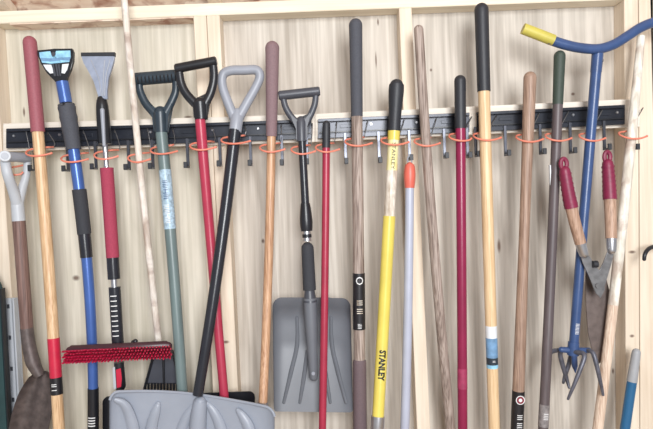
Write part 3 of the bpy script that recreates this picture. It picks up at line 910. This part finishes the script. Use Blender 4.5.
# 16 -- big black grip, pine
s16 = Shaft([(481, 4, -.083), (484.2, 91, -.083), (485.8, 145, -.083), (489, 285, -.083), (491.4, 330, -.083), (494.4, 429, -.083)])
b = s16.floor_py()
t = s16.tool('pole_tool', 'tall pine handle with long black foam grip and blue label', 'garden tool', b)
s16.seg(t, 'grip', 3, 91.5, 14, 13, black_rub, cap0='round')
s16.seg(t, 'shaft', 91, b, 11.6, 11.2, pine2)
s16.seg(t, 'label', 325.5, 338, 11.2, 11.2, white_lab, extra=.0005)
lb = s16.seg(t, 'label', 337.5, 357, 11.2, 11.2, blue_lab, extra=.0006)
lb2 = s16.seg(t, 'label', 356.5, 364, 11.2, 11.2, teal_pl, extra=.0005)
s16.seg(t, 'label', 363.5, 367.5, 11.2, 11.2, sky_lab, extra=.0005)
s16.text(lb2, 'print', 'II', 360, .012, 11.6, print_white)
clip(485.6, 134.5, 'the tall pine handle', 6)

# 17 -- worn tan handle
s17 = Shaft([(530, 72, -.083), (527.6, 145, -.083), (526.2, 200, -.083), (521.4, 290, -.083), (517.2, 429, -.083)])
b = s17.floor_py()
t = s17.tool('pole_tool', 'worn tan wooden handle with black label bearing a round logo', 'garden tool', b)
s17.seg(t, 'shaft', 71.5, b, 12, 12, tan_wood, cap0='round', ws=[12.6, 10.8, 10, 11, 12, 12, 12], n=20)
lb = s17.seg(t, 'label', 390.5, 452, 12, 12, black_lab, extra=.0006)
c = s17.at(398) + Vector((0, -.0178, 0))
tube('logo_disc', [c, c + Vector((0, -.0004, 0))], .0125, print_white, lb, seg=20)
tube('logo_core', [c + Vector((0, -.0003, 0)), c + Vector((0, -.0009, 0))], .0102, logo_red, lb, seg=20)
tube('logo_core', [c + Vector((0, -.0008, 0)), c + Vector((0, -.0012, 0))], .005, print_white, lb, seg=12)
s17.text(lb, 'print', 'IlI IlII', 420, .022, 12.4, print_white)
clip(528, 136, 'the worn tan handle', 5.6)

# 18 -- dark green grip, dark shaft
s18 = Shaft([(559.6, 51, -.083), (556.8, 135, -.083), (555.6, 160, -.083), (550, 290, -.09), (546.6, 350, -.105), (543.4, 429, -.11)])
b = s18.floor_py()
t = s18.tool('pole_tool', 'dark gray painted handle with dark green grip, left of the cultivator', 'garden tool', b)
s18.seg(t, 'grip', 50.5, 104.5, 11.2, 10, green_rub, cap0='round')
s18.seg(t, 'shaft', 104, b, 9.6, 10, dark_wood)
lb = s18.seg(t, 'label', 404, 426, 10, 10, mat('worn_gray_label', (128, 122, 122), .5, var=.3, scale=120), extra=.0005)
s18.text(lb, 'print', 'IIIl', 415, .02, 10.2, print_white)
c = s18.at(175)
box('price_tag', c.x - 5.6 * .0027, c.x - 4.4 * .0027, c.y - .004, c.y + .004, c.z - .028, c.z + .028, white_lab, t)
clip(556.8, 135, 'the dark gray handle with green grip', 5.2)

# 19 -- blue twist cultivator
s19 = Shaft([(597.6, 52, -.083), (593.6, 100, -.083), (590.6, 140, -.083), (584.6, 200, -.083), (578.4, 290, -.085), (573.2, 350, -.088)])
t = s19.tool('twist_cultivator', 'blue twist cultivator with curved T-handle, yellow grip and gray claw tines', 'cultivator', 400)
Y9 = -.092
bar = smooth_path([W(x, y, Y9) for x, y in ((549, 39.4), (562, 43.8), (578, 47.6), (597, 49), (613, 44.8), (628, 35.8), (641, 27.4), (656, 21.8), (672, 21.5), (690, 24))], 6)
tube('handlebar', bar, 4.9 * S(Y9), navy, t, seg=16)
tube('grip', [W(523, 28.6, Y9), W(538, 34.4, Y9), W(553.5, 40.4, Y9)], 5.5 * S(Y9), yellow_rub, t, seg=18)
tube('grip', [W(686, 23, Y9), W(702, 28, Y9), W(717, 32.5, Y9)], 5.5 * S(Y9), yellow_rub, t, seg=18)
sh = s19.seg(t, 'shaft', 51, 350, 10, 9.2, navy)
s19.seg(t, 'sleeve', 49, 72, 11, 10.6, navy)
c = W(601.6, 60.5, -.09); tube('bolt', [c + Vector((-.006, 0, 0)), c + Vector((.004, 0, 0))], .0042, dull_steel, t, seg=10)
s19.text(sh, 'print', 'IIlIIlII', 328, .016, 9.4, print_white)
Yh = -.088
hub = tube('hub', [W(558.5, 349.4, Yh), W(575, 350.6, Yh), W(591.5, 350.4, Yh)], [.008, .0095, .008], navy, t, seg=12, cap0='round', cap1='round')
tube('hub_collar', [W(573.6, 342, Yh), W(573, 355, Yh)], [.015, .016], navy, t, seg=14)
tn = [[(560, 350, -.075), (552, 351.5, -.06), (548.4, 356, -.05), (546, 366, -.045), (543, 386, -.05)],
      [(561, 351, -.075), (560.4, 356, -.07), (564, 370, -.065), (567, 380, -.065), (569.5, 389, -.075)],
      [(571.5, 352, -.075), (569.5, 362, -.062), (565, 376, -.06), (563, 384, -.06)],
      [(575, 352, -.1), (583, 353.4, -.125), (584.2, 358, -.135), (580, 370, -.14), (573.6, 386, -.14), (567.6, 400, -.13)],
      [(588, 350.5, -.095), (593, 353, -.11), (596.4, 364, -.118), (600, 380, -.118), (603.4, 396, -.11)]]
for q in tn:
    tube('tine', smooth_path([W(*p) for p in q], 5), [.0062, .0066, .0058, .0036], tine_m, t, seg=10, cap1='round')
tube('center_spike', [W(574, 354, -.09), W(574.8, 366, -.09), W(575.4, 373, -.09)], [.0085, .008, .001], navy, t, seg=10)
clip(590.6, 135, 'the blue cultivator shaft', 5)

# 20 -- white painted stick
s20 = Shaft([(640.6, 37, -.065), (630.8, 145, -.08), (626, 200, -.079), (614, 290, -.08), (606.6, 350, -.083), (598.6, 429, -.086)])
b = s20.floor_py()
t = s20.tool('wooden_stick', 'flaking white painted wooden stick leaning at far right', 'stick', b)
s20.seg(t, 'painted_length', 36, 305, 7.8, 9.6, white_wood, ws=[7.2, 8.6, 9.6, 10, 9.8])
s20.seg(t, 'bare_length', 304.5, b, 9.8, 10.2, bare_stick)
clip(631.2, 133, 'the white painted stick', 5.8)

# 21 -- garden shears
hl = Shaft([(562.8, 156, -.118), (571.2, 206, -.118), (580, 243, -.116), (585.4, 258, -.114)])
hr = Shaft([(606.6, 148, -.072), (609.6, 199, -.09), (611.8, 238, -.104), (611.2, 254, -.107)])
t = thing('garden_shears', 'garden shears with wooden handles and maroon grips, hung on a hook', 'shears', W(600, 362, -.06))
for h, (a0, a1, a2, a3) in ((hl, (160, 208, 243, 258)), (hr, (153, 199.5, 238, 254.5))):
    h.seg(t, 'grip', a0 + 6, a1, 10.5, 13.2, mat('dark_maroon_vinyl', (126, 34, 66), .45, var=.15, scale=60), cap0='round')
    c = h.at(a0 + 4); s = S(-.09)
    e = [c + Vector((math.cos(a) * 2.9 * s, 0, math.sin(a) * 5.2 * s)) for a in np.linspace(-math.pi / 2, 1.5 * math.pi, 22)]
    tube('eyelet', e, 2.2 * s, MATS['dark_maroon_vinyl'], t, seg=8)
    for yy in np.linspace(a0 + 14, a1 - 4, 7):
        h.seg(t, 'grip_ring', yy - .8, yy + .8, 10.8 + 2 * (yy - a0) / (a1 - a0), 10.8 + 2 * (yy - a0) / (a1 - a0), MATS['dark_maroon_vinyl'], extra=.001, n=3)
    h.seg(t, 'wooden_handle', a1 - .5, a2 + .5, 11.4, 11, wood('shear_handle_wood', (154, 122, 102), (190, 158, 136), fine=330, long=9, rough=0.5, coarse=60, amount=0.32, lo=0.38, hi=0.6))
    h.seg(t, 'ferrule', a2, a3, 10.6, 9, steel, cap1='round')
prism('tang', ppts([(580.5, 254), (588, 253.5), (593, 262), (604, 276), (605, 290), (600.8, 298), (596, 293), (589, 276), (583, 263)], -.113), .005, dull_steel, t, bevel=.001)
prism('tang', ppts([(608.5, 250), (615, 250), (612, 262), (606, 282), (601, 297), (594, 290), (598, 274), (604, 262)], -.1075), .005, dull_steel, t, bevel=.001)
c = W(594.5, 264.5, -.120); tube('bumper', [c + Vector((-.004, 0, 0.001)), c + Vector((.008, 0, .001))], .0095, black_rub, t, seg=12)
c = W(598.5, 285.8, -.118); tube('pivot_bolt', [c, c + Vector((0, .02, 0))], .0078, dull_steel, t, seg=6)
prism('blade', ppts([(586, 268), (592, 266), (604, 292), (607, 300), (606.5, 340), (602, 362), (599, 364), (592, 350), (588.5, 334), (586.5, 310), (585.6, 285)], -.060), .004, blade_m, t, bevel=.0015)
prism('blade', ppts([(594, 280), (606, 276), (612, 300), (611, 330), (605, 358), (600, 362), (597, 330), (595, 300)], -.0545), .004, blade_m, t, bevel=.0015)
tube('pivot_spacer', [W(598.5, 287, -.103), W(598.5, 287, -.056)], .009, dull_steel, t, seg=12)

# 22 -- round point shovel at left with gray D-handle
s22 = Shaft([(17.6, 205, -.075), (19, 225, -.075), (24.2, 290, -.075), (27, 330, -.075)])
t = s22.tool('digging_shovel', 'round-point shovel with pale gray D-handle and reddish-brown shaft, far left', 'shovel', 470)
s_ = S(-.09)
# grip runs away from the camera to the wall side
tube('grip', [W(5, 156.6, -.125), W(16, 157, -.095), W(27, 158, -.055)], [5.2 * s_, 4.8 * s_, 5.2 * s_], gray_pl, t, seg=18)
c = W(5.2, 156.6, -.125)
dv = Vector((.42, -.9, .06)).normalized()
tube('arm_boss', [c + dv * .012, c + dv * .010, c - dv * .008], [4.9 * s_, 5.5 * s_, 5.5 * s_], pale_pl, t, seg=20)
tube('grip_end', [c + dv * .0130, c + dv * .0100], [3.3 * s_, 3.5 * s_], gray_pl, t, seg=18)
tube('arm', smooth_path([W(5, 160, -.114), W(7.5, 174, -.118), (W(13, 190, -.095)), W(17, 203, -.078)], 6), [4.6 * s_, 4.8 * s_, 5.4 * s_], pale_pl, t, seg=14, cap0='round')
tube('arm', smooth_path([W(27.4, 160, -.055), W(26.4, 174, -.055), W(22.5, 188, -.062), W(18.6, 202, -.074)], 6), [3.4 * s_, 4.0 * s_, 5.0 * s_], pale_pl, t, seg=14, cap0='round')
s22.seg(t, 'socket', 197, 221, 12, 12.4, pale_pl, cap0='round')
s22.seg(t, 'shaft', 220, 331, 12.2, 12, red_wood)
tube('steel_socket', smooth_path([W(26.8, 328, -.075), W(29, 345, -.075), W(33, 362, -.075), W(40, 376, -.076)], 6), [6.2 * s_, 6.4 * s_, 7 * s_, 5 * s_], iron, t, seg=16)
bm = bmesh.new()
outl = [(371, 41, 46), (373, 35, 48.5), (377, 29, 50.4), (384, 24, 51.6), (393, 18.8, 52.2), (403, 15, 52.2), (415, 11.4, 51), (429, 8.6, 48.4), (445, 9, 43), (458, 14, 35), (467, 20, 27)]
N = 14
g = []
for yy, a, b_ in outl:
    row = []
    for k in range(N + 1):
        u = k / N
        x = a + (b_ - a) * u
        row.append((x, yy, -.084 + .030 * (1 - (2 * u - 1) ** 2) - .012 * math.exp(-((u - .62) / .16) ** 2)))
    g.append(row)
FV = [[bm.verts.new(W(*p)) for p in r] for r in g]
BV = [[bm.verts.new(W(*p) + Vector((0, .003, 0))) for p in r] for r in g]
for j in range(len(g) - 1):
    for k in range(N):
        bm.faces.new((FV[j][k], FV[j][k + 1], FV[j + 1][k + 1], FV[j + 1][k]))
        bm.faces.new((BV[j + 1][k], BV[j + 1][k + 1], BV[j][k + 1], BV[j][k]))
    bm.faces.new((FV[j][0], FV[j + 1][0], BV[j + 1][0], BV[j][0]))
    bm.faces.new((FV[j][N], BV[j][N], BV[j + 1][N], FV[j + 1][N]))
for k in range(N):
    bm.faces.new((FV[0][k], BV[0][k], BV[0][k + 1], FV[0][k + 1]))
    bm.faces.new((FV[-1][k], FV[-1][k + 1], BV[-1][k + 1], BV[-1][k]))
link('blade', bm, iron, t)
clip(17, 168.5, 'the pale gray D-handle', 2.5, Y=-.070, tail=4)

# 23 -- white panel and dark green board at the left edge
p = W(11, 412, -.03)
t = thing('metal_channel', 'white metal channel standing at the left edge behind the digging shovel', 'channel', (p.x, -.02, 0))
a, b_ = W(4.6, 299, -.03), W(17, 412, -.03)
zt_, zb_ = W(10, 299, -.03).z, 0.0
x0, x1 = W(4.4, 350, -.03).x, W(17.2, 350, -.03).x
box('web', x0, x1, -.012, -.006, zb_, zt_, pale_pl, t, bevel=.0008)
box('flange', x0, x0 + .004, -.034, -.0121, zb_, zt_, pale_pl, t, bevel=.0008)
box('flange', x1 - .004, x1, -.034, -.0121, zb_, zt_, pale_pl, t, bevel=.0008)
xm = (x0 + x1) / 2
box('center_ridge', xm - .003, xm + .003, -.020, -.0121, zb_, zt_, pale_pl, t, bevel=.0008)
for z in np.linspace(zt_ - .03, .1, 8):
    box('notch', x0 + .0045, x0 + .012, -.0135, -.0121, z, z + .012, charcoal_pl, t)
x2 = W(4.6, 350, -.06).x
t = thing('garden_board', 'dark green board cut off by the left edge of the picture', 'board', (x2 - .04, -.06, 0))
q = W(2, 276, -.06)
bm = bmesh.new()
add_hex(bm, [(x2 - .08, -.066, 0), (x2, -.066, 0), (x2, -.066, q.z - .03), (x2 - .08, -.066, q.z + .14), (x2 - .08, -.05, 0), (x2, -.05, 0), (x2, -.05, q.z - .03), (x2 - .08, -.05, q.z + .14)])
bmesh.ops.bevel(bm, geom=bm.edges[:], offset=.003, segments=2, affect='EDGES')
link('panel', bm, deep_green, t)
box('edge_strip', x2 + .0002, x2 + .004, -.068, -.048, 0, q.z - .035, black_pl, t)

# 24 -- blue pole low right
s24 = Shaft([(636.8, 349, -.06), (632, 381, -.06), (625, 429, -.06)])
b = s24.floor_py()
t = s24.tool('pole_tool', 'short ocean-blue pole with gray tip, leaning at lower right', 'garden tool', b)
s24.seg(t, 'tip', 348.5, 381.5, 8.2, 10, mat('medium_gray_vinyl', (158, 160, 164), .5, var=.06, scale=40), cap0='round')
s24.seg(t, 'shaft', 381, b, 9.4, 9.8, ocean)

# 25 -- black wall hook at the right edge
t = thing('wall_hook', 'black curved wall hook on the stud at the right edge', 'hook', W(662, 250, 0))
Yk = -.05
tube('arm', smooth_path([W(644, 261, -.07), W(645, 254, -.07), W(649, 248.6, -.06), W(656, 246.4, -.04), W(663, 248, -.012), W(664, 250, -.002)], 6), [.005, .0062, .0062], black_pl, t, seg=12, cap0='round')
box('mount_plate', W(664, 250, 0).x - .014, W(664, 250, 0).x + .014, -.004, -.0003, W(664, 250, 0).z - .03, W(664, 250, 0).z + .03, black_pl, t, bevel=.001)
# stud behind that hook
bm = bmesh.new(); xx = W(653.9, 160, 0).x
add_hex(bm, box_pts(xx + .0005, xx + .041, 0, YP, .0385, z_pb)); link('stud', bm, stud_m, wall, smooth=False)
